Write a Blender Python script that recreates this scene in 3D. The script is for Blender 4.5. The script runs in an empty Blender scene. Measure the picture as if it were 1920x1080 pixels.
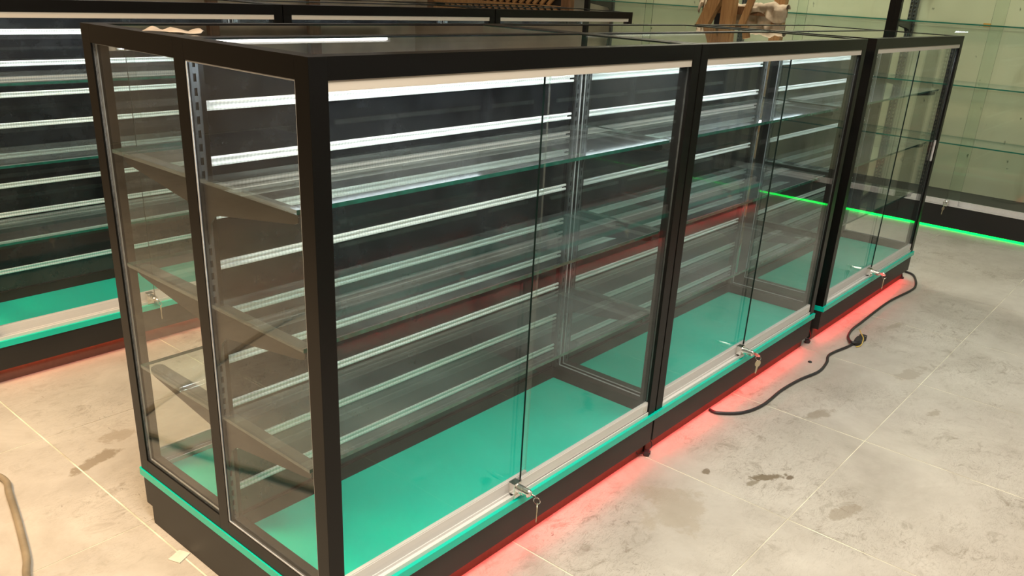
import bpy, bmesh, math, random
from mathutils import Vector, Matrix
random.seed(7)
C = bpy.context.scene.collection
SC = bpy.context.scene

# ------------------------------------------------------------------ camera
def cam_basis(yaw, pitch, roll):
    cy, sy, cp, sp = math.cos(yaw), math.sin(yaw), math.cos(pitch), math.sin(pitch)
    f = Vector((cy*cp, sy*cp, -sp)); r = f.cross(Vector((0, 0, 1))).normalized(); u = r.cross(f)
    c, s = math.cos(roll), math.sin(roll)
    return c*r + s*u, -s*r + c*u, f
cd = bpy.data.cameras.new('camera'); cam = bpy.data.objects.new('camera', cd); C.objects.link(cam)
R_, U_, F_ = cam_basis(math.radians(39.33893962), math.radians(22.34953758), math.radians(3.15812604))
m = Matrix((R_, U_, -F_)).transposed().to_4x4(); m.translation = Vector((-0.7937, -1.08124, 1.3162))
cam.matrix_world = m
cd.sensor_width = 36; cd.lens = 1564.063/1920*36
cd.shift_x = -7.89/1920; cd.shift_y = 74.58/1920; cd.clip_start = 0.02; cd.clip_end = 60
SC.camera = cam

# ------------------------------------------------------------------ world, exposure
w = bpy.data.worlds.new('world'); SC.world = w; w.use_nodes = True
w.node_tree.nodes['Background'].inputs[0].default_value = (0.9, 0.95, 1.0, 1)
w.node_tree.nodes['Background'].inputs[1].default_value = 0.02
SC.view_settings.view_transform = 'Standard'; SC.view_settings.look = 'None'
SC.view_settings.exposure = 0.1; SC.view_settings.gamma = 1.0; SC.view_settings.use_curve_mapping = False
cy_ = SC.cycles
cy_.max_bounces = 8; cy_.diffuse_bounces = 3; cy_.glossy_bounces = 4; cy_.transmission_bounces = 4
cy_.transparent_max_bounces = 64; cy_.caustics_reflective = False; cy_.caustics_refractive = False
cy_.sample_clamp_indirect = 4.0; cy_.use_denoising = True

WARM_W = 135; NEUT_W = 35
LED_E = 92.0; RED_E = 21.0; GREEN_E = 3.0; WALL_E = 112.0
def area(name, loc, size, power, col, target=None, sy=None):
    l = bpy.data.lights.new(name, 'AREA'); l.energy = power; l.color = col
    l.shape = 'RECTANGLE'; l.size = size; l.size_y = sy or size
    o = bpy.data.objects.new(name, l); C.objects.link(o); o.location = loc
    if target is not None:
        o.rotation_euler = (Vector(target)-Vector(loc)).to_track_quat('-Z', 'Y').to_euler()
    return o
area('warm_room_light', (-1.3, 1.3, 2.85), 0.9, WARM_W, (1.0, 0.68, 0.38))
area('neutral_room_light', (2.3, -1.2, 2.88), 1.2, NEUT_W, (1.0, 0.94, 0.84))
area('front_room_light', (-0.3, -0.9, 2.88), 1.0, 108, (1.0, 0.88, 0.72))
area('back_room_light', (4.3, 1.4, 2.88), 0.6, 36, (1.0, 0.92, 0.76))

# ------------------------------------------------------------------ materials
def mat(name):
    mm = bpy.data.materials.new(name); mm.use_nodes = True; nt = mm.node_tree
    return mm, nt, nt.nodes['Principled BSDF']
def N(nt, t, **kw):
    n = nt.nodes.new(t)
    for k, v in kw.items():
        if k.startswith('_'): setattr(n, k[1:], v)
        else: n.inputs[k.replace('__', ' ')].default_value = v
    return n
def ramp(nt, fac, stops):
    r = nt.nodes.new('ShaderNodeValToRGB'); e = r.color_ramp.elements
    while len(e) < len(stops): e.new(0.5)
    for el, (p, c) in zip(e, stops):
        el.position = p; el.color = c if len(c) == 4 else (*c, 1)
    nt.links.new(fac, r.inputs[0]); return r
def coords(nt, kind='Object', scale=(1, 1, 1)):
    tc = nt.nodes.new('ShaderNodeTexCoord'); mp = nt.nodes.new('ShaderNodeMapping')
    mp.inputs['Scale'].default_value = scale; nt.links.new(tc.outputs[kind], mp.inputs[0]); return mp.outputs[0]
def world_pos(nt, scale=(1, 1, 1)):
    g = nt.nodes.new('ShaderNodeNewGeometry'); mp = nt.nodes.new('ShaderNodeMapping')
    mp.inputs['Scale'].default_value = scale; nt.links.new(g.outputs['Position'], mp.inputs[0]); return mp.outputs[0]
def plain(name, col, rough=0.5, metal=0.0, spec=0.5, grain=0.0, gscale=40, bump=0.0, stretch=(1, 1, 1)):
    mm, nt, b = mat(name)
    b.inputs['Roughness'].default_value = rough; b.inputs['Metallic'].default_value = metal
    b.inputs['Specular IOR Level'].default_value = spec
    b.inputs['Base Color'].default_value = (*col, 1)
    if grain or bump:
        no = N(nt, 'ShaderNodeTexNoise', Scale=gscale, Detail=4.0)
        nt.links.new(coords(nt, 'Object', stretch), no.inputs['Vector'])
        lo = tuple(max(0, c*(1-grain)) for c in col); hi = tuple(min(1, c*(1+grain)) for c in col)
        r = ramp(nt, no.outputs['Fac'], [(0.3, lo), (0.7, hi)])
        nt.links.new(r.outputs[0], b.inputs['Base Color'])
        if bump:
            bp = N(nt, 'ShaderNodeBump', Strength=bump, Distance=0.002)
            nt.links.new(no.outputs['Fac'], bp.inputs['Height']); nt.links.new(bp.outputs[0], b.inputs['Normal'])
    return mm
def emit(name, col, strength):
    mm, nt, b = mat(name)
    b.inputs['Base Color'].default_value = (*col, 1)
    b.inputs['Emission Color'].default_value = (*col, 1); b.inputs['Emission Strength'].default_value = strength
    return mm
def glass(name, tint, haze=0.006, haze_scale=3.0, spots=True):
    mm = bpy.data.materials.new(name); mm.use_nodes = True; nt = mm.node_tree; nt.nodes.clear()
    out = nt.nodes.new('ShaderNodeOutputMaterial')
    tr = N(nt, 'ShaderNodeBsdfTransparent', Color=(*tint, 1))
    gl = N(nt, 'ShaderNodeBsdfGlossy', Roughness=0.0, Color=(1, 1, 1, 1))
    di = N(nt, 'ShaderNodeBsdfDiffuse', Color=(0.8, 0.85, 0.85, 1))
    lw = N(nt, 'ShaderNodeLayerWeight', Blend=0.5)
    p5 = N(nt, 'ShaderNodeMath', _operation='POWER'); p5.inputs[1].default_value = 5.0
    nt.links.new(lw.outputs['Facing'], p5.inputs[0])
    ml = N(nt, 'ShaderNodeMath', _operation='MULTIPLY_ADD'); ml.inputs[1].default_value = 0.96; ml.inputs[2].default_value = 0.021
    nt.links.new(p5.outputs[0], ml.inputs[0])
    no = N(nt, 'ShaderNodeTexNoise', Scale=haze_scale, Detail=8.0, Roughness=0.65)
    nt.links.new(world_pos(nt), no.inputs['Vector'])
    r = ramp(nt, no.outputs['Fac'], [(0.35, (haze*0.25,)*3), (0.75, (haze*1.8,)*3)])
    m1 = nt.nodes.new('ShaderNodeMixShader'); m2 = nt.nodes.new('ShaderNodeMixShader')
    nt.links.new(r.outputs[0], m1.inputs[0]); nt.links.new(tr.outputs[0], m1.inputs[1]); nt.links.new(di.outputs[0], m1.inputs[2])
    nt.links.new(ml.outputs[0], m2.inputs[0]); nt.links.new(m1.outputs[0], m2.inputs[1]); nt.links.new(gl.outputs[0], m2.inputs[2])
    nt.links.new(m2.outputs[0], out.inputs[0])
    return mm

M = {}
M['black'] = plain('black_powder_coat', (0.006, 0.0055, 0.005), 0.30, spec=0.20, bump=0.03, gscale=900)
M['kick'] = plain('black_kick_laminate', (0.020, 0.018, 0.016), 0.5, spec=0.5, grain=0.15, gscale=6)
M['seal'] = plain('grey_sealant', (0.50, 0.52, 0.55), 0.4, grain=0.15, gscale=60)
M['teal'] = plain('teal_board', (0.0, 0.60, 0.45), 0.22, spec=0.5, grain=0.05, gscale=5)
M['alu'] = plain('satin_aluminium', (0.74, 0.73, 0.71), 0.38, metal=0.1, grain=0.04, gscale=30, stretch=(0.05, 4, 4))
M['beige_alu'] = plain('beige_top_track', (0.62, 0.57, 0.50), 0.45, metal=0.1)  # aluminium with the warm room light mixed into its colour
M['upright'] = plain('dark_upright_steel', (0.10, 0.105, 0.11), 0.35, metal=0.5)
M['bracket'] = plain('black_bracket_steel', (0.022, 0.021, 0.020), 0.35, metal=0.2)
M['mdf'] = plain('raw_fibre_board', (0.15, 0.07, 0.05), 0.7, grain=0.1, gscale=60)
M['flange'] = plain('grey_steel_flange', (0.10, 0.095, 0.088), 0.4, metal=0.3)
M['edge'] = plain('green_glass_edge', (0.012, 0.12, 0.09), 0.12, spec=0.8, grain=0.3, gscale=60)
M['door_edge'] = plain('pale_glass_edge', (0.28, 0.42, 0.36), 0.2, spec=0.8)
M['dark_edge'] = plain('dark_glass_edge', (0.004, 0.012, 0.010), 0.3, spec=0.3)
M['glass'] = glass('clear_glass', (0.965, 0.978, 0.970))
M['shelf_glass'] = glass('shelf_glass', (0.92, 0.965, 0.95), haze=0.045, haze_scale=2)
M['top_glass'] = glass('top_glass', (0.96, 0.975, 0.967), haze=0.010)
M['wall_glass'] = glass('wall_case_glass', (0.955, 0.985, 0.96), haze=0.008)
M['wall_edge'] = plain('bright_green_glass_edge', (0.02, 0.20, 0.15), 0.12, spec=0.8)
M['soft_edge'] = glass('clear_glass_edge', (0.80, 0.88, 0.85), haze=0.10, haze_scale=1)
M['chrome'] = plain('chrome', (0.90, 0.88, 0.84), 0.22, metal=1.0)
M['brass'] = plain('brass_key', (0.62, 0.53, 0.36), 0.35, metal=0.4)
M['rubber'] = plain('black_rubber', (0.025, 0.025, 0.027), 0.42, bump=0.1, gscale=200)
M['hose'] = plain('grey_tan_hose', (0.27, 0.22, 0.15), 0.45, grain=0.25, gscale=14)
M['yellow'] = plain('yellow_tie', (0.72, 0.52, 0.12), 0.4)
M['red_plastic'] = plain('red_wire', (0.5, 0.01, 0.01), 0.4)
M['led_white'] = emit('white_led_light', (0.80, 0.92, 1.0), LED_E)
M['led_red'] = emit('red_led_light', (1.0, 0.012, 0.02), RED_E)
M['led_red_dim'] = emit('dim_red_led_light', (1.0, 0.10, 0.03), RED_E*0.25)
M['led_green'] = emit('green_led_light', (0.0, 1.0, 0.08), GREEN_E)
M['led_wall'] = emit('warm_led_light', (1.0, 0.96, 0.74), WALL_E)
M['led_batten'] = emit('batten_light', (1.0, 0.97, 0.92), 6.0)  # glow of the added batten, reflected as a streak
M['paper'] = plain('cream_paper', (0.75, 0.70, 0.60), 0.8, grain=0.1, gscale=30)
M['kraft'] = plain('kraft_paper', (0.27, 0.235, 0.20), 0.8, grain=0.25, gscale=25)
M['cloth'] = plain('grey_beige_cloth', (0.46, 0.37, 0.26), 0.9, grain=0.3, gscale=18, bump=0.3)
M['room_wall'] = plain('room_wall_paint', (0.50, 0.44, 0.35), 0.8, grain=0.2, gscale=3)
M['dark_wall'] = plain('charcoal_wall_paint', (0.045, 0.043, 0.042), 0.7, grain=0.2, gscale=3)
M['ceiling'] = plain('ceiling_paint', (0.34, 0.31, 0.26), 0.85, grain=0.1, gscale=3)
M['grout'] = plain('cream_grout', (0.80, 0.74, 0.58), 0.8, grain=0.4, gscale=7)
M['orange'] = plain('orange_tape', (0.75, 0.33, 0.03), 0.5)

# slatwall board: black gloss with faint dusty scuffs
mm, nt, b = mat('black_gloss_board'); M['board'] = mm
b.inputs['Roughness'].default_value = 0.09; b.inputs['Specular IOR Level'].default_value = 0.5
no = N(nt, 'ShaderNodeTexNoise', Scale=6.0, Detail=9.0, Roughness=0.7); nt.links.new(world_pos(nt), no.inputs['Vector'])
r = ramp(nt, no.outputs['Fac'], [(0.38, (0.005, 0.005, 0.006)), (0.78, (0.026, 0.028, 0.031))])
nt.links.new(r.outputs[0], b.inputs['Base Color'])

# ribbed aluminium insert of the slatwall, LED dot reflections painted as bands
mm, nt, b = mat('ribbed_aluminium'); M['slat'] = mm
b.inputs['Roughness'].default_value = 0.3; b.inputs['Metallic'].default_value = 0.1
wv = N(nt, 'ShaderNodeTexWave', Scale=38.0, Distortion=0.0); wv.bands_direction = 'X'
nt.links.new(coords(nt), wv.inputs['Vector'])
r = ramp(nt, wv.outputs['Fac'], [(0.0, (0.74, 0.77, 0.76)), (1.0, (0.90, 0.92, 0.91))])
nt.links.new(r.outputs[0], b.inputs['Base Color'])
bp = N(nt, 'ShaderNodeBump', Strength=0.25, Distance=0.001); nt.links.new(wv.outputs['Fac'], bp.inputs['Height'])
nt.links.new(bp.outputs[0], b.inputs['Normal'])

# floor tile: pale cement look with clouds, scuffs and footprints of dirt
mm, nt, b = mat('cement_look_tile'); M['tile'] = mm
wp = world_pos(nt)
def noise(scale, detail, rough, dist, sc=(1, 1, 1)):
    n = N(nt, 'ShaderNodeTexNoise', Scale=scale, Detail=detail, Roughness=rough, Distortion=dist); nt.links.new(world_pos(nt, sc), n.inputs['Vector']); return n.outputs['Fac']
def mul(a, b_):
    k = N(nt, 'ShaderNodeMath', _operation='MULTIPLY'); nt.links.new(a, k.inputs[0])
    if isinstance(b_, float): k.inputs[1].default_value = b_
    else: nt.links.new(b_, k.inputs[1])
    return k.outputs[0]
def mixcol(a, bb, fac):
    mx = nt.nodes.new('ShaderNodeMix'); mx.data_type = 'RGBA'
    nt.links.new(fac, mx.inputs[0]); nt.links.new(a, mx.inputs[6]); mx.inputs[7].default_value = (*bb, 1); return mx.outputs[2]
def g(v): return (v, v, v)
f2 = noise(11.0, 10.0, 0.75, 1.0, (1, 1.5, 1))
base = ramp(nt, noise(2.2, 9.0, 0.68, 0.3), [(0.33, (0.40, 0.365, 0.32)), (0.5, (0.50, 0.465, 0.415)), (0.68, (0.59, 0.555, 0.50))])
area_m = ramp(nt, noise(2.0, 3.0, 0.5, 0.0), [(0.42, g(0)), (0.60, g(1))]).outputs[0]
cloud = ramp(nt, noise(4.5, 8.0, 0.7, 0.8), [(0.52, g(0)), (0.74, g(0.30))]).outputs[0]
smudge = ramp(nt, f2, [(0.54, g(0)), (0.60, g(0.5)), (0.70, g(0.95))]).outputs[0]
scr = ramp(nt, noise(14.0, 7.0, 0.65, 2.0, (1, 3.0, 1)), [(0.485, g(0)), (0.50, g(0.6)), (0.515, g(0))]).outputs[0]
scr2 = ramp(nt, noise(30.0, 5.0, 0.6, 1.0, (2.6, 1, 1)), [(0.66, g(0)), (0.70, g(0.7))]).outputs[0]
col = mixcol(base.outputs[0], (0.30, 0.26, 0.21), cloud)
col = mixcol(col, (0.19, 0.15, 0.105), mul(mul(smudge, area_m), 0.75))
col = mixcol(col, (0.17, 0.14, 0.10), mul(scr, area_m))
col = mixcol(col, (0.14, 0.11, 0.08), mul(scr2, area_m))
# individual stains, each an irregular patch at its own spot on the floor
def stain(col, x, y, rx, ry, rot, tint, amount, nscale=9.0):
    geo = nt.nodes.new('ShaderNodeNewGeometry')
    dn = N(nt, 'ShaderNodeTexNoise', Scale=nscale, Detail=5.0, Roughness=0.7); nt.links.new(geo.outputs['Position'], dn.inputs['Vector'])
    mp = N(nt, 'ShaderNodeMapping'); mp.vector_type = 'TEXTURE'
    mp.inputs['Location'].default_value = (x, y, 0); mp.inputs['Rotation'].default_value = (0, 0, rot); mp.inputs['Scale'].default_value = (rx, ry, 1e3)
    nt.links.new(geo.outputs['Position'], mp.inputs[0])
    ln = N(nt, 'ShaderNodeVectorMath', _operation='LENGTH'); nt.links.new(mp.outputs[0], ln.inputs[0])
    ad = N(nt, 'ShaderNodeMath', _operation='MULTIPLY_ADD'); ad.inputs[1].default_value = 3.2
    nt.links.new(dn.outputs['Fac'], ad.inputs[0]); nt.links.new(ln.outputs['Value'], ad.inputs[2])
    rr = ramp(nt, ad.outputs[0], [(0.0, (1, 1, 1)), (1.0, (0, 0, 0))])
    mr = N(nt, 'ShaderNodeMapRange'); mr.inputs[1].default_value = 2.15; mr.inputs[2].default_value = 2.4
    mr.inputs[3].default_value = amount; mr.inputs[4].default_value = 0.0
    nt.links.new(ad.outputs[0], mr.inputs[0])
    return mixcol(col, tint, mr.outputs[0])
for s in [
    (0.04, 1.12, 0.10, 0.035, 0.3, (0.24, 0.19, 0.13), 0.75),
    (0.14, 1.22, 0.06, 0.05, 0.2, (0.30, 0.24, 0.17), 0.5),
    (1.36, -0.325, 0.075, 0.022, -0.6, (0.17, 0.13, 0.08), 0.9),
    (1.40, -0.37, 0.022, 0.014, -0.3, (0.15, 0.11, 0.07), 0.9),
    (1.25, -0.17, 0.022, 0.014, 0.3, (0.17, 0.13, 0.08), 0.8),
    (1.28, -0.30, 0.05, 0.015, -0.3, (0.20, 0.16, 0.10), 0.7),
    (1.02, -0.19, 0.15, 0.12, 0.1, (0.40, 0.34, 0.26), 0.5),
    (1.86, -0.27, 0.12, 0.03, -0.3, (0.26, 0.21, 0.15), 0.6),
    (1.32, -0.55, 0.09, 0.035, -0.3, (0.28, 0.23, 0.17), 0.6),
    (2.18, -0.56, 0.05, 0.03, -0.2, (0.28, 0.23, 0.17), 0.6),
    (2.45, -0.39, 0.14, 0.04, -0.2, (0.30, 0.25, 0.19), 0.5),
    (2.95, -0.18, 0.12, 0.03, -0.2, (0.28, 0.24, 0.18), 0.5),
    (0.62, -0.35, 0.03, 0.012, 0.4, (0.10, 0.08, 0.06), 0.8)]:
    col = stain(col, *s)
nt.links.new(col, b.inputs['Base Color'])
b.inputs['Roughness'].default_value = 0.42; b.inputs['Specular IOR Level'].default_value = 0.35
bp = N(nt, 'ShaderNodeBump', Strength=0.08, Distance=0.004); nt.links.new(f2, bp.inputs['Height']); nt.links.new(bp.outputs[0], b.inputs['Normal'])

# painted back panels of the wall cases, with specks and drip marks
mm, nt, b = mat('cream_green_panel'); M['cream'] = mm
wp = world_pos(nt, (1, 1, 0.35))
n1 = N(nt, 'ShaderNodeTexNoise', Scale=2.5, Detail=5.0); nt.links.new(wp, n1.inputs['Vector'])
base = ramp(nt, n1.outputs['Fac'], [(0.3, (0.62, 0.58, 0.42)), (0.7, (0.74, 0.69, 0.52))])
n2 = N(nt, 'ShaderNodeTexNoise', Scale=22.0, Detail=3.0, Roughness=0.5); nt.links.new(world_pos(nt, (1, 1.0, 0.5)), n2.inputs['Vector'])
d2 = ramp(nt, n2.outputs['Fac'], [(0.70, (0, 0, 0)), (0.74, (0.8, 0.8, 0.8))])
n3 = N(nt, 'ShaderNodeTexNoise', Scale=5.0, Detail=5.0, Distortion=0.5); nt.links.new(world_pos(nt, (1, 1.6, 0.5)), n3.inputs['Vector'])
d3 = ramp(nt, n3.outputs['Fac'], [(0.60, (0, 0, 0)), (0.75, (0.35, 0.35, 0.35))])
col = mixcol(base.outputs[0], (0.06, 0.07, 0.03), d2.outputs[0]); col = mixcol(col, (0.30, 0.27, 0.12), d3.outputs[0])
nt.links.new(col, b.inputs['Base Color']); b.inputs['Roughness'].default_value = 0.35

def wood(name, c1, c2, axis='Z'):
    mm, nt, b = mat(name)
    sc = {'Z': (9, 9, 1.2), 'Y': (9, 1.2, 9), 'X': (1.2, 9, 9)}[axis]
    no = N(nt, 'ShaderNodeTexNoise', Scale=4.0, Detail=6.0, Distortion=1.5); nt.links.new(coords(nt, 'Object', sc), no.inputs['Vector'])
    r = ramp(nt, no.outputs['Fac'], [(0.3, c1), (0.7, c2)]); nt.links.new(r.outputs[0], b.inputs['Base Color'])
    b.inputs['Roughness'].default_value = 0.55; return mm
M['wood'] = wood('golden_timber', (0.30, 0.15, 0.055), (0.50, 0.29, 0.12))
M['wood_dark'] = wood('brown_timber', (0.10, 0.05, 0.02), (0.22, 0.11, 0.05))

# ------------------------------------------------------------------ mesh helpers
class MB:
    def __init__(s): s.v = []; s.f = []; s.m = []
    def box(s, x0, x1, y0, y1, z0, z1, mi=0, fm=None):
        """fm: material index per face (-x,+x,-y,+y,-z,+z)"""
        i = len(s.v)
        s.v += [(x0, y0, z0), (x1, y0, z0), (x1, y1, z0), (x0, y1, z0), (x0, y0, z1), (x1, y0, z1), (x1, y1, z1), (x0, y1, z1)]
        fs = [(0, 4, 7, 3), (1, 2, 6, 5), (0, 1, 5, 4), (2, 3, 7, 6), (0, 3, 2, 1), (4, 5, 6, 7)]
        s.f += [tuple(i+k for k in f) for f in fs]
        s.m += fm if fm else [mi]*6
        return s
    def prism(s, pts, axis, a0, a1, mi=0):
        """extrude a polygon (2D) along axis 0/1/2"""
        i = len(s.v); n = len(pts)
        for a in (a0, a1):
            for p, q in pts:
                s.v.append({0: (a, p, q), 1: (p, a, q), 2: (p, q, a)}[axis])
        s.f.append(tuple(i+k for k in range(n))[::-1]); s.f.append(tuple(i+n+k for k in range(n)))
        for k in range(n):
            s.f.append((i+k, i+(k+1) % n, i+n+(k+1) % n, i+n+k))
        s.m += [mi]*(n+2); return s
    def tube(s, pts, r, seg=8, mi=0, cap=True, radii=None):
        pts = [Vector(p) for p in pts]; i0 = len(s.v); up = Vector((0, 0, 1)); n = len(pts); prev = None
        for k, p in enumerate(pts):
            d = (pts[min(k+1, n-1)]-pts[max(k-1, 0)]).normalized()
            if prev is None:
                a = d.cross(up if abs(d.z) < 0.9 else Vector((1, 0, 0))).normalized()
            else:
                a = (prev - d*prev.dot(d)).normalized()
            prev = a; bb = d.cross(a); rr = radii[k] if radii else r
            for j in range(seg):
                t = 2*math.pi*j/seg; s.v.append(tuple(p + (a*math.cos(t)+bb*math.sin(t))*rr))
        for k in range(n-1):
            for j in range(seg):
                q = i0+k*seg; s.f.append((q+j, q+(j+1) % seg, q+seg+(j+1) % seg, q+seg+j)); s.m.append(mi)
        if cap:
            s.f.append(tuple(i0+j for j in range(seg))[::-1]); s.f.append(tuple(i0+(n-1)*seg+j for j in range(seg))); s.m += [mi, mi]
        return s
    def mesh(s, name, mats, bevel=0.0, smooth=False):
        me = bpy.data.meshes.new(name); me.from_pydata(s.v, [], s.f)
        for x in (mats if isinstance(mats, (list, tuple)) else [mats]): me.materials.append(M[x])
        me.polygons.foreach_set('material_index', s.m)
        bm = bmesh.new(); bm.from_mesh(me)
        bmesh.ops.recalc_face_normals(bm, faces=bm.faces)
        if bevel:
            bmesh.ops.bevel(bm, geom=list(bm.edges), offset=bevel, segments=2, affect='EDGES', profile=0.5)
        bm.to_mesh(me); bm.free()
        if smooth: me.polygons.foreach_set('use_smooth', [True]*len(me.polygons))
        return me
def place(name, me, parent=None, loc=(0, 0, 0), rz=0.0, **props):
    o = bpy.data.objects.new(name, me); C.objects.link(o); o.location = loc; o.rotation_euler = (0, 0, rz)
    if parent is not None: o.parent = parent
    for k, v in props.items(): o[k] = v
    return o
def thing(name, label, cat, loc=(0, 0, 0), rz=0, group=None):
    o = place(name, None, None, loc, rz, label=label, category=cat)
    if group: o['group'] = group
    return o
def smooth_path(pts, n=8):
    pts = [Vector(p) for p in pts]; out = []
    for i in range(len(pts)-1):
        p0, p1, p2, p3 = pts[max(i-1, 0)], pts[i], pts[i+1], pts[min(i+2, len(pts)-1)]
        for k in range(n):
            t = k/n
            out.append(0.5*((2*p1)+(-p0+p2)*t+(2*p0-5*p1+4*p2-p3)*t*t+(-p0+3*p1-3*p2+p3)*t**3))
    out.append(pts[-1]); return out
def copy_tree(o, parent=None):
    c = o.copy(); C.objects.link(c); c.parent = parent
    for ch in list(o.children): copy_tree(ch, c)
    return c

# ------------------------------------------------------------------ room shell
X0, X1, Y0, Y1, HC = -4.0, 5.46, -4.0, 5.6, 3.0
fl = place('floor', MB().box(X0, X1, Y0, Y1, -0.06, -0.0015).mesh('floor_bed', 'grout'), kind='structure')
tx, ty, ts, tg = 1.1897, -0.4536, 0.6037, 0.0022
tile_me = MB().box(0.0021, ts-0.0021, 0.0012, 0.5985-0.0012, -0.02, 0.0).mesh('floor_tile', 'tile', bevel=0.0007)
i0 = math.ceil((X0-tx)/ts); j0 = math.ceil((Y0-ty)/0.5985)
for i in range(i0, int((X1-tx)/ts)):
    for j in range(j0, int((Y1-ty)/0.5985)):
        place('floor_tile', tile_me, fl, (tx+i*ts, ty+j*0.5985, random.uniform(-0.0004, 0.0)))
place('ceiling', MB().box(X0, X1, Y0, Y1, HC, HC+0.1).mesh('ceiling', 'ceiling'), kind='structure')
for nm, b4 in {'wall_front': (X0-0.1, X1+0.1, Y0-0.1, Y0), 'wall_back': (X0-0.1, X1+0.1, Y1, Y1+0.1),
               'wall_left': (X0-0.1, X0, Y0, Y1), 'wall_right': (X1, X1+0.1, Y0, Y1)}.items():
    place(nm, MB().box(*b4, 0, HC).mesh(nm, 'dark_wall' if nm in ('wall_left', 'wall_front') else 'room_wall'), kind='structure')

# ------------------------------------------------------------------ display case, double sided
L, D, H, T = 1.2025, 0.754, 1.2, 0.036
ZB, ZT = 0.131, 0.152
def case_meshes():
    P = {}
    P['kick_board'] = MB().prism([(0.027, 0.0), (D-0.027, 0.0), (D-0.027, 0.05), (D-0.001, 0.05), (D-0.001, ZB), (0.001, ZB), (0.001, 0.05), (0.027, 0.05)], 0, 0.002, L-0.002).mesh('kick_board', 'kick')
    P['toe_board'] = MB().box(0.004, L-0.004, 0.0225, 0.0269, 0.0, 0.0499).mesh('toe_board', 'mdf')
    P['base_board'] = MB().box(-0.0025, L+0.0025, -0.008, D+0.008, ZB, ZT).mesh('base_board', 'teal', bevel=0.0008)
    P['frame_post'] = MB().box(0, T, 0, T, ZT, H).mesh('frame_post', 'black', bevel=0.0005)
    P['long_rail'] = MB().box(T, L-T, 0, T, H-T, H).mesh('top_rail', 'black')
    P['short_rail'] = MB().box(0, T, T, D/2-T/2, H-T, H).mesh('top_rail', 'black')
    P['low_long'] = MB().box(T, L-T, 0, T, ZT, ZT+T).mesh('bottom_rail', 'black')
    P['low_short'] = MB().box(0, T, T, D/2-T/2, ZT, ZT+T).mesh('bottom_rail', 'black')
    # glass: faces (-x,+x,-y,+y,-z,+z)
    P['top_pane'] = MB().box(T, L-T, T, D/2-T/2, H-0.008, H-0.002, 0, [1, 1, 1, 1, 0, 0]).mesh('top_pane', ['top_glass', 'edge'])
    P['end_pane'] = MB().box(0.004, 0.009, T, D/2-T/2, ZT+T, H-T, 0, [0, 0, 1, 1, 1, 1]).mesh('end_pane', ['glass', 'seal'])
    ya, yb, za, zb = T, D/2-T/2, ZT+T, H-T
    sm = MB()
    for xx in (0.0018,):
        sm.box(xx, xx+0.002, ya, ya+0.0028, za, zb).box(xx, xx+0.002, yb-0.0028, yb, za, zb)
        sm.box(xx, xx+0.002, ya, yb, za, za+0.0028).box(xx, xx+0.002, ya, yb, zb-0.0028, zb)
    P['seal'] = sm.mesh('seal', 'seal')
    yp = D/2-0.010
    P['back_board'] = MB().box(T-0.012, L-T+0.012, yp, D/2-0.0003, ZT+T, H-T).mesh('back_board', 'board')
    w = 0.009; sl = MB()
    sl.prism([(0, -w), (-0.003, -w), (-0.004, -w+0.003), (-0.003, -w+0.0065), (0, -w+0.0065)], 0, 0.027, L-0.039)
    sl.prism([(0, w-0.0065), (-0.003, w-0.0065), (-0.004, w-0.003), (-0.003, w), (0, w)], 0, 0.027, L-0.039)
    sl.box(0.027, L-0.056, -0.0015, 0, -w+0.0055, w-0.0065)
    P['slat_channel'] = sl.mesh('slat_channel', 'slat')
    up = MB(); u0, u1, d0, d1 = 0.0, 0.018, -0.012, 0.0
    up.box(u0, u0+0.006, d0, d0+0.002, 0.19, 1.163).box(u1-0.006, u1, d0, d0+0.002, 0.19, 1.163)
    up.box(u0, u0+0.0015, d0, d1, 0.19, 1.163).box(u1-0.0015, u1, d0, d1, 0.19, 1.163)
    z = 0.19
    while z < 1.15:
        up.box(u0+0.006, u1-0.006, d0, d0+0.002, z, z+0.011); z += 0.025
    P['upright'] = up.mesh('upright', 'upright')
    # bracket arm profile in y-z (y relative to board face, going to -y), top edge z=0
    br = [(0.0, 0.0), (-0.300, 0.0), (-0.304, -0.006), (-0.302, -0.016), (-0.292, -0.020), (-0.060, -0.054), (-0.040, -0.060), (-0.026, -0.074), (-0.017, -0.105), (-0.014, -0.120), (0.0, -0.125)]
    P['shelf_bracket'] = MB().prism(br, 0, -0.0018, 0.0018).mesh('shelf_bracket', 'bracket')
    for key, sg in (('flange_a', 1), ('flange_b', -1)):
        hd = [(sg*(0.012+0.0135*math.cos(math.radians(a))), -0.292-0.0135*math.sin(math.radians(a))) for a in range(0, 181, 20)]
        P[key] = MB().prism([(sg*0.0255, -0.012)]+hd+[(sg*-0.0015, -0.012)], 2, -0.0016, 0.0).mesh('bracket_flange', 'flange')
    P['glass_shelf'] = MB().box(0.006, L-0.006, 0.056, yp-0.008, 0, 0.008, 0, [2, 2, 1, 2, 0, 0]).mesh('glass_shelf', ['shelf_glass', 'edge', 'soft_edge'])
    # sliding doors
    hw = 0.5735
    P['door_l'] = MB().box(T+0.002, 0.622, 0.022, 0.027, ZT+0.02, 1.154, 0, [1, 1, 0, 0, 1, 1]).mesh('sliding_door', ['glass', 'soft_edge', 'dark_edge'])
    P['door_r'] = MB().box(0.586, L-T-0.002, 0.008, 0.013, ZT+0.02, 1.154, 0, [2, 1, 0, 0, 1, 1]).mesh('sliding_door', ['glass', 'soft_edge', 'dark_edge'])
    P['rail_l'] = MB().box(T+0.001, 0.622, 0.0195, 0.0295, ZT+0.010, ZT+0.040).box(T+0.001, 0.622, 0.0205, 0.0285, ZT+0.040, ZT+0.043).mesh('door_rail', 'alu')
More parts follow.
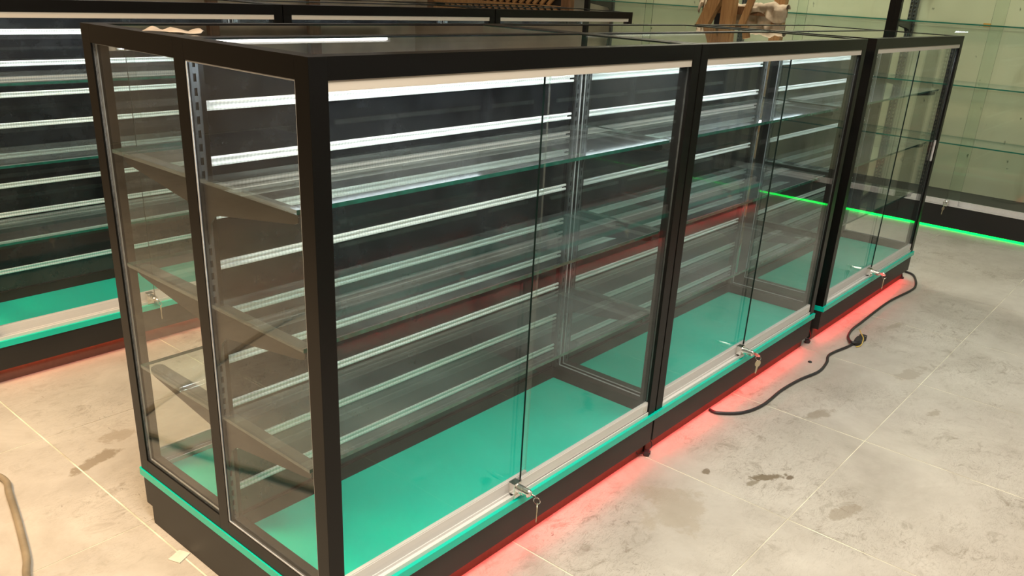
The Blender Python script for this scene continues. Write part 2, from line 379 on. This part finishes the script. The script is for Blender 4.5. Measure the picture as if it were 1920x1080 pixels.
    P['rail_r'] = MB().box(0.586, L-T-0.001, 0.0055, 0.0155, ZT+0.010, ZT+0.040).box(0.586, L-T-0.001, 0.0065, 0.0145, ZT+0.040, ZT+0.043).mesh('door_rail', 'alu')
    cap = MB().box(0, 0.026, -0.001, 0, -0.012, 0.012)
    cap.box(0.006, 0.010, -0.0016, -0.001, -0.007, 0.007, 1).box(0.015, 0.019, -0.0016, -0.001, -0.007, 0.007, 1)
    P['rail_cap'] = cap.mesh('rail_end_cap', ['alu', 'beige_alu'])
    tk = MB().box(T, L-T, 0.001, 0.034, ZT, ZT+0.004)
    for y in (0.001, 0.0165, 0.031): tk.box(T, L-T, y, y+0.0028, ZT+0.004, ZT+0.011)
    P['bottom_track'] = tk.mesh('bottom_track', 'alu')
    tt = MB().box(T, L-T, 0.002, 0.034, 1.159, 1.1645)
    for y in (0.002, 0.0165, 0.031): tt.box(T, L-T, y, y+0.002, 1.147, 1.159)
    P['top_track'] = tt.mesh('top_track', 'beige_alu')
    ls = MB().prism([(0.036, 1.164), (0.036, 1.150), (0.0385, 1.150), (0.050, 1.1615), (0.050, 1.164)], 0, 0.05, L-0.05)
    P['light_strip'] = ls.mesh('light_strip', 'alu')
    P['led_chips'] = MB().prism([(0.0405, 1.1506), (0.0478, 1.1578), (0.0472, 1.1586), (0.0398, 1.1514)], 0, 0.058, L-0.058).mesh('led_line', 'led_white')
    P['red_strip'] = MB().box(0.03, L-0.03, 0.008, 0.022, 0.0490, 0.0499).mesh('floor_glow_strip', 'bracket')
    P['red_led'] = MB().box(0.03, L-0.03, 0.010, 0.020, 0.0485, 0.0489, 0, [1, 1, 1, 1, 0, 1]).mesh('red_led_line', ['led_red', 'bracket'])
    return P
P = case_meshes()

# lock with key
def ring(mb, c, R, r, nrm, seg=16, mi=0):
    nrm = Vector(nrm).normalized(); a = nrm.orthogonal().normalized(); bb = nrm.cross(a); c = Vector(c)
    pts = [c+(a*math.cos(2*math.pi*k/seg)+bb*math.sin(2*math.pi*k/seg))*R for k in range(seg+1)]
    mb.tube(pts, r, 6, mi, cap=False)
lb = MB().box(-0.010, 0.010, 0.0, 0.019, -0.010, 0.013).box(-0.012, 0.007, -0.002, 0.001, -0.019, -0.009)
lb = MB().box(-0.013, 0.013, -0.001, 0.019, -0.013, 0.016).box(-0.015, 0.009, -0.004, 0.001, -0.024, -0.012)
P['lock_block'] = lb.mesh('lock_block', 'chrome', bevel=0.001)
cyl = MB().tube([(0, 0, 0), (0, -0.020, 0), (0, -0.0205, 0), (0, -0.036, 0), (0, -0.040, 0)], 0.008, 20, radii=[0.0115, 0.0115, 0.0102, 0.0102, 0.0075])
P['cylinder'] = cyl.mesh('lock_cylinder', 'chrome')
def key_mesh(name, m_):
    blade = [(-0.0035, -0.012), (-0.0045, -0.018), (-0.0028, -0.020), (-0.0035, -0.026), (-0.002, -0.029), (-0.0035, -0.033), (0.0, -0.039), (0.0030, -0.034), (0.0030, -0.018), (0.0045, -0.012)]
    head = [(0.0125*math.cos(math.radians(-70+k*16)), 0.0125*math.sin(math.radians(-70+k*16))) for k in range(21)]
    return MB().prism([h for h in head if h[1] > -0.0108]+blade, 1, -0.0009, 0.0009).mesh(name, m_)
P['key'] = key_mesh('hanging_key', 'brass')
P['key_in'] = key_mesh('inserted_key', 'chrome')
rg = MB(); ring(rg, (0, 0, 0), 0.0085, 0.0009, (1, 0.35, 0)); P['key_ring'] = rg.mesh('key_ring', 'chrome')

SHELF_Z = (0.945, 0.694, 0.446)
SLAT_Z = [1.081-0.1025*k for k in range(9)]
def add_lock(parent, x, loc0=(0, 0, 0), rz=0, z=0.178, y=-0.0, keyrot=0.0, variant=0):
    Rm = Matrix.Translation(loc0) @ Matrix.Rotation(rz, 4, 'Z')
    def put(nm, me, l, par, rot=(0, 0, 0)):
        o = bpy.data.objects.new(nm, me); C.objects.link(o); o.parent = par
        if par is parent:
            o.matrix_local = Rm @ Matrix.Translation(l)
        else:
            o.location = l; o.rotation_euler = rot
        return o
    k = put('lock', P['lock_block'], (x, y, z), parent)
    put('lock_cylinder', P['cylinder'], (0, 0, 0.002), k)
    put('inserted_key', P['key_in'], (0.0, -0.053, 0.002), k, (math.radians(90), math.radians(48), 0))
    put('key_ring', P['key_ring'], (0.002, -0.060, -0.009), k)
    put('hanging_key', P['key'], (0.003, -0.061, -0.029), k, (0, math.radians(6), math.radians([70, 10, 60][variant])))
    return k

def build_half(root, loc, rz, red=True):
    def pl(n, key, l=(0, 0, 0), par=root, **kw):
        lx, ly, lz = l; c, s = math.cos(rz), math.sin(rz)
        return place(n, P[key], par, (loc[0]+c*lx-s*ly, loc[1]+s*lx+c*ly, lz), rz, **kw)
    for x in (0, L-T):
        pl('frame_post', 'frame_post', (x, 0, 0))
        pl('top_rail', 'short_rail', (x, 0, 0)); pl('bottom_rail', 'low_short', (x, 0, 0))
        ep = pl('end_pane', 'end_pane', (0 if x == 0 else L-0.013, 0, 0))
        place('pane_seal', P['seal'], ep)
    pl('top_rail', 'long_rail'); pl('top_pane', 'top_pane')
    pl('back_board', 'back_board')
    yf = D/2-0.010
    for z in SLAT_Z: pl('slat_channel', 'slat_channel', (0, yf, z))
    for i, x in enumerate((0.006, L-0.036)):
        pl('upright', 'upright', (x, yf, 0))
        for z in SHELF_Z:
            b = pl('shelf_bracket', 'shelf_bracket', (x+0.009, yf, z-0.0015))
            place('bracket_flange', P['flange_a' if i == 0 else 'flange_b'], b)
    for z in SHELF_Z: pl('glass_shelf', 'glass_shelf', (0, 0, z))
    dl = pl('sliding_door', 'door_l'); place('door_rail', P['rail_l'], dl)
    dr = pl('sliding_door', 'door_r'); place('door_rail', P['rail_r'], dr)
    place('rail_end_cap', P['rail_cap'], dr, (L-T-0.030, 0.0055, ZT+0.025))
    place('rail_end_cap', P['rail_cap'], dl, (T+0.003, 0.0195, ZT+0.025))
    pl('toe_board', 'toe_board')
    pl('bottom_track', 'bottom_track'); pl('top_track', 'top_track')
    s = pl('light_strip', 'light_strip'); place('led_line', P['led_chips'], s)
    if red:
        s = pl('floor_light_strip', 'red_strip'); place('red_led_line', P['red_led'], s, label='glowing red light line')
def build_case():
    root = thing('display_case', '', 'display case')
    place('kick_board', P['kick_board'], root); place('base_board', P['base_board'], root, label='bright teal base board')
    build_half(root, (0, 0), 0.0)
    build_half(root, (L, D), math.pi, red=False)
    for x in (0, L-T): place('frame_post', P['frame_post'], root, (x, D/2-T/2, 0))
    place('top_rail', P['long_rail'], root, (0, D/2-T/2, 0)); place('bottom_rail', P['low_long'], root, (0, D/2-T/2, 0))
    add_lock(root, 0.566, y=0.001)
    add_lock(root, 0.566, (L, D, 0), math.pi, y=0.001)
    return root
case0 = build_case()
CASES = [(0.0, 0.0, 'nearest double-sided glass display case of the front row, its end panes facing the camera'),
         (1.2085, 0.0, 'middle glass display case of the front row, between the nearest and the far one'),
         (2.508, 0.0, 'far end glass display case of the front row, set off by a gap'),
         (0.0, 1.786, 'leftmost glass display case of the row behind, at the left edge'),
         (1.209, 1.786, 'middle glass display case of the row behind, mostly hidden by the front row'),
         (2.418, 1.786, 'far right glass display case of the row behind, nearest the wall cases')]
roots = []
for k, (x, y, lab) in enumerate(CASES):
    r_ = case0 if k == 0 else copy_tree(case0)
    r_.location = (x, y, 0); r_['label'] = lab
    if k == 3:
        dim = P['red_led'].copy(); dim.materials[0] = M['led_red_dim']
    if k >= 3:
        for o_ in r_.children_recursive:
            if o_.name.startswith('red_led_line'): o_.data = dim
    r_.name = r_.name; r_['group'] = 'double-sided glass display cases'; roots.append(r_)
for r_, a_ in zip(roots, (70, 8, 40)):
    for ch in r_.children:
        if ch.name.startswith('lock'):
            for g in ch.children:
                if g.name.startswith('hanging_key'): g.rotation_euler = (0, math.radians(6), math.radians(a_-30))
# finger pulls on the doors of the far case
pull = MB().box(0, 0.012, -0.004, 0, 0, 0.10).box(0.003, 0.009, -0.005, -0.004, 0.008, 0.092).mesh('finger_pull', 'alu')
place('finger_pull', pull, roots[2], (1.150, 0.008, 0.62)); place('finger_pull', pull, roots[2], (0.039, 0.022, 0.62))

# ------------------------------------------------------------------ wall cases along the right wall (fronts face -x)
WX, WW, WH, WD = 5.0, 1.2, 2.35, 0.42
def wall_case_meshes():
    Q = {}
    Q['base'] = MB().box(WX+0.004, WX+WD, 0.002, WW-0.002, 0.014, 0.150).box(WX+0.03, WX+WD, 0.02, WW-0.02, 0, 0.014).mesh('kick_board', 'bracket')
    Q['deck'] = MB().box(WX+0.036, WX+WD, 0.002, WW-0.002, 0.150, 0.180).mesh('deck_board', 'kick')
    Q['post'] = MB().box(WX, WX+T, 0, T, 0.150, WH).mesh('frame_post', 'black', bevel=0.0012)
    Q['toprail'] = MB().box(WX, WX+T, T, WW-T, WH-T, WH).mesh('top_rail', 'black')
    Q['toppanel'] = MB().box(WX+T, WX+WD, 0.0, WW, WH-0.02, WH).mesh('top_panel', 'kick')
    Q['back'] = MB().box(WX+WD-0.02, WX+WD, 0.002, WW-0.002, 0.180, WH-0.02).mesh('back_panel', 'cream')
    Q['upright'] = MB()
    up = Q['upright']
    up.box(WX+WD-0.045, WX+WD-0.02, 0, 0.004, 0.18, WH-0.02).box(WX+WD-0.045, WX+WD-0.02, 0.018, 0.022, 0.18, WH-0.02)
    z = 0.19
    while z < WH-0.03:
        up.box(WX+WD-0.045, WX+WD-0.042, 0.004, 0.018, z, z+0.011); z += 0.025
    Q['upright'] = up.mesh('upright', 'upright')
    br = [(WX+0.05, 0.0), (WX+0.05, -0.016), (WX+0.06, -0.020), (WX+WD-0.10, -0.050), (WX+WD-0.075, -0.07), (WX+WD-0.065, -0.12), (WX+WD-0.04, -0.125), (WX+WD-0.04, 0.0)]
    m_ = MB(); m_.prism(br, 1, -0.002, 0.002); Q['bracket'] = m_.mesh('shelf_bracket', 'bracket')
    Q['shelf'] = MB().box(WX+0.03, WX+WD-0.03, 0.005, WW-0.005, 0, 0.008, 0, [1, 1, 1, 1, 0, 0]).mesh('glass_shelf', ['shelf_glass', 'wall_edge'])
    Q['door_l'] = MB().box(WX+0.022, WX+0.027, T, 0.640, 0.165, WH-T-0.01, 0, [0, 0, 1, 1, 1, 1]).mesh('sliding_door', ['wall_glass', 'dark_edge'])
    Q['door_r'] = MB().box(WX+0.008, WX+0.013, 0.565, WW-T, 0.165, WH-T-0.01, 0, [0, 0, 1, 1, 1, 1]).mesh('sliding_door', ['wall_glass', 'dark_edge'])
    Q['rail_l'] = MB().box(WX+0.0195, WX+0.0295, T, 0.640, 0.158, 0.188).mesh('door_rail', 'alu')
    Q['rail_r'] = MB().box(WX+0.0055, WX+0.0155, 0.565, WW-T, 0.158, 0.188).mesh('door_rail', 'alu')
    Q['track'] = MB().box(WX+0.001, WX+0.034, T, WW-T, 0.150, 0.157).mesh('bottom_track', 'alu')
    Q['strip'] = MB().box(WX+0.038, WX+0.058, 0.05, WW-0.05, WH-0.034, WH-0.022).mesh('light_strip', 'alu')
    Q['led'] = MB().box(WX+0.040, WX+0.056, 0.05, WW-0.05, WH-0.037, WH-0.0345).mesh('led_line', 'led_wall')
    Q['gstrip'] = MB().box(WX+0.006, WX+0.02, 0.0, WW, 0.0, 0.013).mesh('floor_light_strip', 'led_green')
    return Q
Q = wall_case_meshes()
wlab = ['tall wall display case beyond the right edge',
        'tall cream-backed wall display case right of the double black posts',
        'tall wall display case left of the double black posts, behind the wooden trestle',
        'tall wall display case left of the wooden trestle, farthest from the camera']
WY = [-1.65, -0.45, 0.75, 1.95]
wc = []
for k, (y, lab) in enumerate(zip(WY, wlab)):
    if k == 0:
        r_ = thing('wall_display_case', lab, 'display case', (0, y, 0), group='tall wall display cases')
        for key, nm in (('base', 'kick_board'), ('deck', 'deck_board'), ('toprail', 'top_rail'), ('toppanel', 'top_panel'), ('back', 'back_panel'), ('track', 'bottom_track')):
            place(nm, Q[key], r_)
        for yy in (0, WW-T): place('frame_post', Q['post'], r_, (0, yy, 0))
        for yy in (0.002, WW-0.024):
            place('upright', Q['upright'], r_, (0, yy, 0))
            for z in (0.525, 0.875, 1.228, 1.58, 1.93): place('shelf_bracket', Q['bracket'], r_, (0, yy+0.011, z-0.001))
        for z in (0.525, 0.875, 1.228, 1.58, 1.93): place('glass_shelf', Q['shelf'], r_, (0, 0, z))
        d1 = place('sliding_door', Q['door_l'], r_); place('door_rail', Q['rail_l'], d1)
        d2 = place('sliding_door', Q['door_r'], r_); place('door_rail', Q['rail_r'], d2)
        s_ = place('light_strip', Q['strip'], r_); place('led_line', Q['led'], s_)
        place('floor_light_strip', Q['gstrip'], r_, label='glowing green light line along the floor')
        add_lock(r_, -0.632, (WX, 0, 0), -math.pi/2, z=0.171)
        base_case = r_
    else:
        r_ = copy_tree(base_case); r_.location = (0, y, 0); r_['label'] = lab; r_['group'] = 'tall wall display cases'
    wc.append(r_)
# unseen batten light and timber posts added for the top glass to reflect
wl = thing('wall_light', 'long white batten light on the back wall', 'wall light', (1.6, 5.44, 1.63))
place('housing', MB().box(-3.1, 3.35, -0.03, 0.0, -0.03, 0.03).mesh('housing', 'alu'), wl)
place('light_tube', MB().box(-3.05, 3.3, -0.045, -0.0305, -0.009, 0.009).mesh('light_tube', 'led_batten'), wl)
for k, (px_, ww_) in enumerate([(-1.4, 0.10), (0.55, 0.09), (1.7, 0.14), (3.1, 0.09), (4.1, 0.12)]):
    place('timber_post', MB().box(-ww_/2, ww_/2, -0.05, 0.0, 0, 2.6).mesh('timber_post', 'wood_dark', bevel=0.002), None, (px_, 5.5, 0),
          label='%s of the timber posts standing against the back wall' % ['leftmost', 'second from left', 'middle', 'second from right', 'rightmost'][k], category='post', group='timber posts on the back wall')
for k, px_ in enumerate((1.0, 2.209, 3.418)):
    r_ = copy_tree(roots[0]); r_.location = (px_+L, -1.225, 0); r_.rotation_euler = (0, 0, math.pi)
    r_['label'] = 'glass display case across the aisle, %s of three facing the front row' % ('nearest', 'middle', 'farthest')[k]
# unseen closed black cabinets, added to darken what the end panes reflect
cabm = MB().box(0, 1.15, 0, 0.55, 0.06, 1.15).box(0.03, 1.12, 0.03, 0.52, 0, 0.06).mesh('cabinet_body', 'black', bevel=0.002)
cdm = MB().box(0, 0.565, 0, 0.018, 0.07, 1.14).mesh('cabinet_door', 'black', bevel=0.0015); chm = MB().tube([(0, 0.03, 0.55), (0, 0.045, 0.57), (0, 0.045, 0.69), (0, 0.03, 0.71)], 0.005, 8).mesh('handle', 'chrome')
for k, (px_, py_, rz_) in enumerate([(-2.6, 1.35, -math.pi/2), (-2.6, 2.6, -math.pi/2)]):
    t = thing('storage_cabinet', ['closed black storage cabinet standing beyond the hose', 'second closed black storage cabinet, farther from the camera'][k], 'cabinet', (px_, py_, 0), rz_, 'closed black cabinets')
    place('cabinet_body', cabm, t)
    for q_ in (0.005, 0.58):
        d_ = place('cabinet_door', cdm, t, (q_, 0.552, 0)); place('handle', chm, d_, (0.52 if q_ < 0.1 else 0.045, -0.012, 0))
place('orange_tape', MB().box(WX+WD-0.0215, WX+WD-0.02, 0, 0.045, 0, 0.02).mesh('orange_tape', 'orange'), wc[1], (0, 0.72, 1.22), label='orange tape on the cream panel')

# ------------------------------------------------------------------ wooden trestle with cloth, behind the far case
tr = thing('wooden_trestle', 'wooden trestle with rag-wrapped crossbeam standing in front of the wall cases', 'trestle', (4.28, 1.3, 0))
def beam(p, q, a, b_):
    """square timber from p to q"""
    p, q = Vector(p), Vector(q); d = (q-p).normalized()
    s1 = Vector((1, 0, 0)); s1 = (s1-d*s1.dot(d)).normalized(); s2 = d.cross(s1)
    mb = MB(); i = 0
    for c in (p, q):
        for u, v in ((-1, -1), (1, -1), (1, 1), (-1, 1)): mb.v.append(tuple(c+s1*u*a/2+s2*v*b_/2))
    mb.f += [(3, 2, 1, 0), (4, 5, 6, 7)]+[(k, (k+1) % 4, 4+(k+1) % 4, 4+k) for k in range(4)]; mb.m += [0]*6
    return mb
SX = 4.28
place('leg', beam((-0.10, 0.86, 0.0), (-0.10, 0.175, 1.46), 0.05, 0.075).mesh('leg', 'wood', bevel=0.002), tr)
place('leg', beam((-0.12, 0.155, 0), (-0.12, 0.148, 1.50), 0.05, 0.085).mesh('leg', 'wood', bevel=0.002), tr)
place('leg', beam((0.0, -0.125, 0), (0.0, -0.12, 1.50), 0.05, 0.070).mesh('leg', 'wood', bevel=0.002), tr)
place('crossbeam', MB().box(-0.07, -0.03, -0.185, 0.36, 1.215, 1.262).mesh('crossbeam', 'wood_dark', bevel=0.002), tr)
place('crossbeam', MB().box(-0.07, -0.03, -0.185, 0.66, 0.45, 0.50).mesh('crossbeam', 'wood_dark', bevel=0.002), tr)
place('wood_block', beam((-0.13, 0.050, 1.155), (-0.13, 0.005, 1.31), 0.02, 0.042).mesh('wood_block', 'wood', bevel=0.002), tr)
# rag: crumpled sheet wrapped over the beam
def rag(name, x0, y0, y1, z0, z1, depth, seed, label):
    rnd = random.Random(seed); nx, nz = 26, 18; me = bpy.data.meshes.new(name); v = []; f = []
    ph = [rnd.uniform(0, 6.3) for _ in range(6)]
    for j in range(nz+1):
        t = j/nz
        for i in range(nx+1):
            s = i/nx; y = y0+(y1-y0)*s
            fold = 0.012*math.sin(9*s+ph[0]+3*t)+0.008*math.sin(17*s+ph[1]-4*t)+0.005*math.sin(31*s+ph[2])
            if t < 0.55:
                zz = z0+(z1-z0)*(t/0.55); xx = x0+fold
                zz += (1-t/0.55)*0.03*math.sin(5*s+ph[3])
            else:
                a = (t-0.55)/0.45*math.pi; xx = x0+depth/2*(1-math.cos(a)); zz = z1+0.025*math.sin(a)*(1+20*fold)
            v.append((xx, y, zz))
    for j in range(nz):
        for i in range(nx):
            a = j*(nx+1)+i; f.append((a, a+1, a+nx+2, a+nx+1))
    me.from_pydata(v, [], f); me.materials.append(M['cloth']); me.polygons.foreach_set('use_smooth', [True]*len(f))
    o = place(name, me, None, (SX, 1.3, 0), label=label, category='rag', group='rags on the wooden trestle')
    md = o.modifiers.new('s', 'SOLIDIFY'); md.thickness = 0.003
    return o
rag('draped_rag', -0.085, -0.195, 0.03, 1.208, 1.262, 0.06, 3, 'crumpled beige rag wrapped over the right half of the trestle crossbeam')
rag('draped_rag', -0.088, 0.325, 0.375, 1.235, 1.275, 0.06, 5, 'small pale rag end at the left tip of the trestle crossbeam')
rag('draped_rag', 0.035, -0.10, 0.27, 1.02, 1.255, 0.03, 9, 'grey cloth hanging behind the trestle legs')

# ------------------------------------------------------------------ slatted timber screen and door post at the far end
scn = thing('slatted_screen', 'brown timber screen with slanted slats far behind the rows at top centre', 'screen', (4.98, 3.25, 0))
place('frame_bar', MB().box(0, 0.05, 0.12, 1.6, 1.13, 1.17).mesh('frame_bar', 'wood', bevel=0.002), scn)
place('frame_bar', MB().box(0, 0.05, 0.12, 1.6, 1.29, 1.33).mesh('frame_bar', 'wood', bevel=0.002), scn)
place('side_post', MB().box(0, 0.06, 0.03, 0.12, 0, 1.36).mesh('side_post', 'wood_dark', bevel=0.002), scn)
place('side_post', MB().box(0, 0.06, 1.6, 1.68, 0, 1.36).mesh('side_post', 'wood_dark', bevel=0.002), scn)
place('lower_panel', MB().box(0.02, 0.04, 0.12, 1.6, 0.05, 1.13).mesh('lower_panel', 'wood_dark'), scn)
place('backing', MB().box(0.04, 0.05, 0.12, 1.6, 1.17, 1.29).mesh('backing', 'bracket'), scn)
slat = beam((0.02, 0.0, 1.172), (0.02, -0.12, 1.288), 0.02, 0.030).mesh('screen_slat', 'wood', bevel=0.001)
y = 0.27
while y < 1.58:
    place('screen_slat', slat, scn, (0, y, 0)); y += 0.075

# ------------------------------------------------------------------ cords, hose, small things
def curve_thing(name, label, cat, pts, r, matn, seg=10, n=8):
    me = MB().tube(smooth_path(pts, n), r, seg).mesh(name, matn, smooth=True)
    return place(name, me, None, label=label, category=cat)
z = 0.0055
c1 = [(1.607, 0.012), (1.606, -0.021), (1.666, -0.078), (1.773, -0.105), (1.936, -0.102), (2.076, -0.113), (2.2, -0.135), (2.308, -0.124), (2.397, -0.102), (2.537, -0.124), (2.60, -0.130)]
curve_thing('power_cable', 'black power cord from under the middle case to the black plug on the floor', 'cord', [(x, y, z) for x, y in c1], 0.0055, 'rubber')
c2 = [(2.60, -0.155), (2.575, -0.126), (2.619, -0.098), (2.664, -0.080), (2.753, -0.066), (2.872, -0.064), (3.049, -0.060), (3.27, -0.061), (3.52, -0.083), (3.628, -0.072), (3.746, -0.032), (3.805, 0.005), (3.82, 0.07), (3.79, 0.16)]
curve_thing('power_cable', 'black power cord looping from the plug to the base of the far end case', 'cord', [(x, y, 0.006+(0.008 if k < 2 else 0)) for k, (x, y) in enumerate(c2)], 0.0055, 'rubber')
pg = thing('power_plug', 'black plug with a yellow tie lying on the floor where the cords meet', 'plug', (2.60, -0.138, 0.0))
pb = MB().prism([(-0.02, -0.008), (0.0, -0.013), (0.035, -0.016), (0.052, -0.012), (0.066, -0.016), (0.080, -0.012), (0.080, 0.012), (0.066, 0.016), (0.052, 0.012), (0.035, 0.016), (0.0, 0.013), (-0.02, 0.008)], 2, 0.001, 0.024)
place('plug_body', pb.mesh('plug_body', 'rubber', bevel=0.003), pg)
pp = MB().box(0.080, 0.098, -0.009, -0.005, 0.010, 0.015).box(0.080, 0.098, 0.005, 0.009, 0.010, 0.015)
place('plug_pin', pp.mesh('plug_pin', 'chrome'), pg)
place('cable_tie', MB().tube(smooth_path([(-0.035, -0.010, 0.004), (-0.010, -0.020, 0.006), (0.02, -0.016, 0.026), (0.05, 0.005, 0.034), (0.085, 0.025, 0.036)]), 0.0022, 6).mesh('cable_tie', 'yellow', smooth=True), pg, label='yellow cable tie')
hz = 0.009
hose = [(-1.6, 1.75), (-1.0, 1.62), (-0.55, 1.42), (-0.28, 1.29), (-0.20, 1.225), (-0.185, 1.165), (-0.200, 1.105), (-0.225, 0.995), (-0.253, 0.882), (-0.278, 0.791), (-0.301, 0.732), (-0.34, 0.60), (-0.42, 0.40), (-0.60, 0.15), (-0.95, -0.05)]
curve_thing('hose', 'grey tan hose snaking over the floor at the left edge', 'hose', [(x, y, hz) for x, y in hose], 0.0085, 'hose', 12)

def connector(x, y, label, upz=0.055, red=False):
    t = thing('wire_connector', label, 'connector', (x, y, 0), group='wire connectors hanging under the cases')
    mb = MB().box(-0.013, 0.013, -0.010, 0.008, 0.002, 0.014).box(-0.005, 0.010, -0.013, -0.010, 0.004, 0.012)
    place('connector_body', mb.mesh('connector_body', 'rubber', bevel=0.002), t, rz=0.5)
    if not red:
        place('wire', MB().tube(smooth_path([(-0.012, 0.004, 0.008), (-0.034, 0.010, 0.012), (-0.040, 0.016, 0.035), (-0.020, 0.028, 0.055)]), 0.0014, 6).mesh('wire', 'rubber', smooth=True), t)
    place('wire', MB().tube(smooth_path([(0.010, 0.002, 0.010), (0.026, -0.002, 0.020), (0.024, 0.004, 0.040), (0.014, 0.020, upz)]), 0.0014, 6).mesh('wire', 'red_plastic' if red else 'rubber', smooth=True), t)
connector(1.200, 0.010, 'black wire connector looping out below the joint of the nearest and middle cases')
connector(2.462, 0.020, 'black wire connector with a red wire in the gap between middle and far end case', 0.09, True)
ft = thing('levelling_foot', 'small black levelling foot under the far end of the front row', 'foot', (3.70, 0.022, 0))
place('foot_pad', MB().tube([(0, 0, 0), (0, 0, 0.006), (0, 0, 0.010)], 0.012, 14, radii=[0.013, 0.013, 0.008]).mesh('foot_pad', 'rubber'), ft)
place('foot_stem', MB().tube([(0, 0, 0.008), (-0.01, 0.008, 0.05)], 0.006, 8).mesh('foot_stem', 'rubber'), ft)
place('paper_scrap', MB().prism([(-0.022, -0.015), (0.018, -0.018), (0.022, 0.014), (-0.017, 0.019)], 2, 0.0005, 0.0018).mesh('paper_scrap', 'paper'), None, (-0.025, 0.558, 0), rz=0.5,
      label='small square scrap of cream paper on the floor beside the near case', category='scrap')
place('rubber_cap', MB().tube([(0, 0, 0), (0, 0, 0.003), (0, 0, 0.005)], 0.008, 12, radii=[0.008, 0.008, 0.005]).mesh('rubber_cap', 'rubber'), None, (2.273, -0.071, 0),
      label='tiny black disc on the floor beside the power cord', category='cap')
# thin wavy brown sheet on the top glass at the near left corner
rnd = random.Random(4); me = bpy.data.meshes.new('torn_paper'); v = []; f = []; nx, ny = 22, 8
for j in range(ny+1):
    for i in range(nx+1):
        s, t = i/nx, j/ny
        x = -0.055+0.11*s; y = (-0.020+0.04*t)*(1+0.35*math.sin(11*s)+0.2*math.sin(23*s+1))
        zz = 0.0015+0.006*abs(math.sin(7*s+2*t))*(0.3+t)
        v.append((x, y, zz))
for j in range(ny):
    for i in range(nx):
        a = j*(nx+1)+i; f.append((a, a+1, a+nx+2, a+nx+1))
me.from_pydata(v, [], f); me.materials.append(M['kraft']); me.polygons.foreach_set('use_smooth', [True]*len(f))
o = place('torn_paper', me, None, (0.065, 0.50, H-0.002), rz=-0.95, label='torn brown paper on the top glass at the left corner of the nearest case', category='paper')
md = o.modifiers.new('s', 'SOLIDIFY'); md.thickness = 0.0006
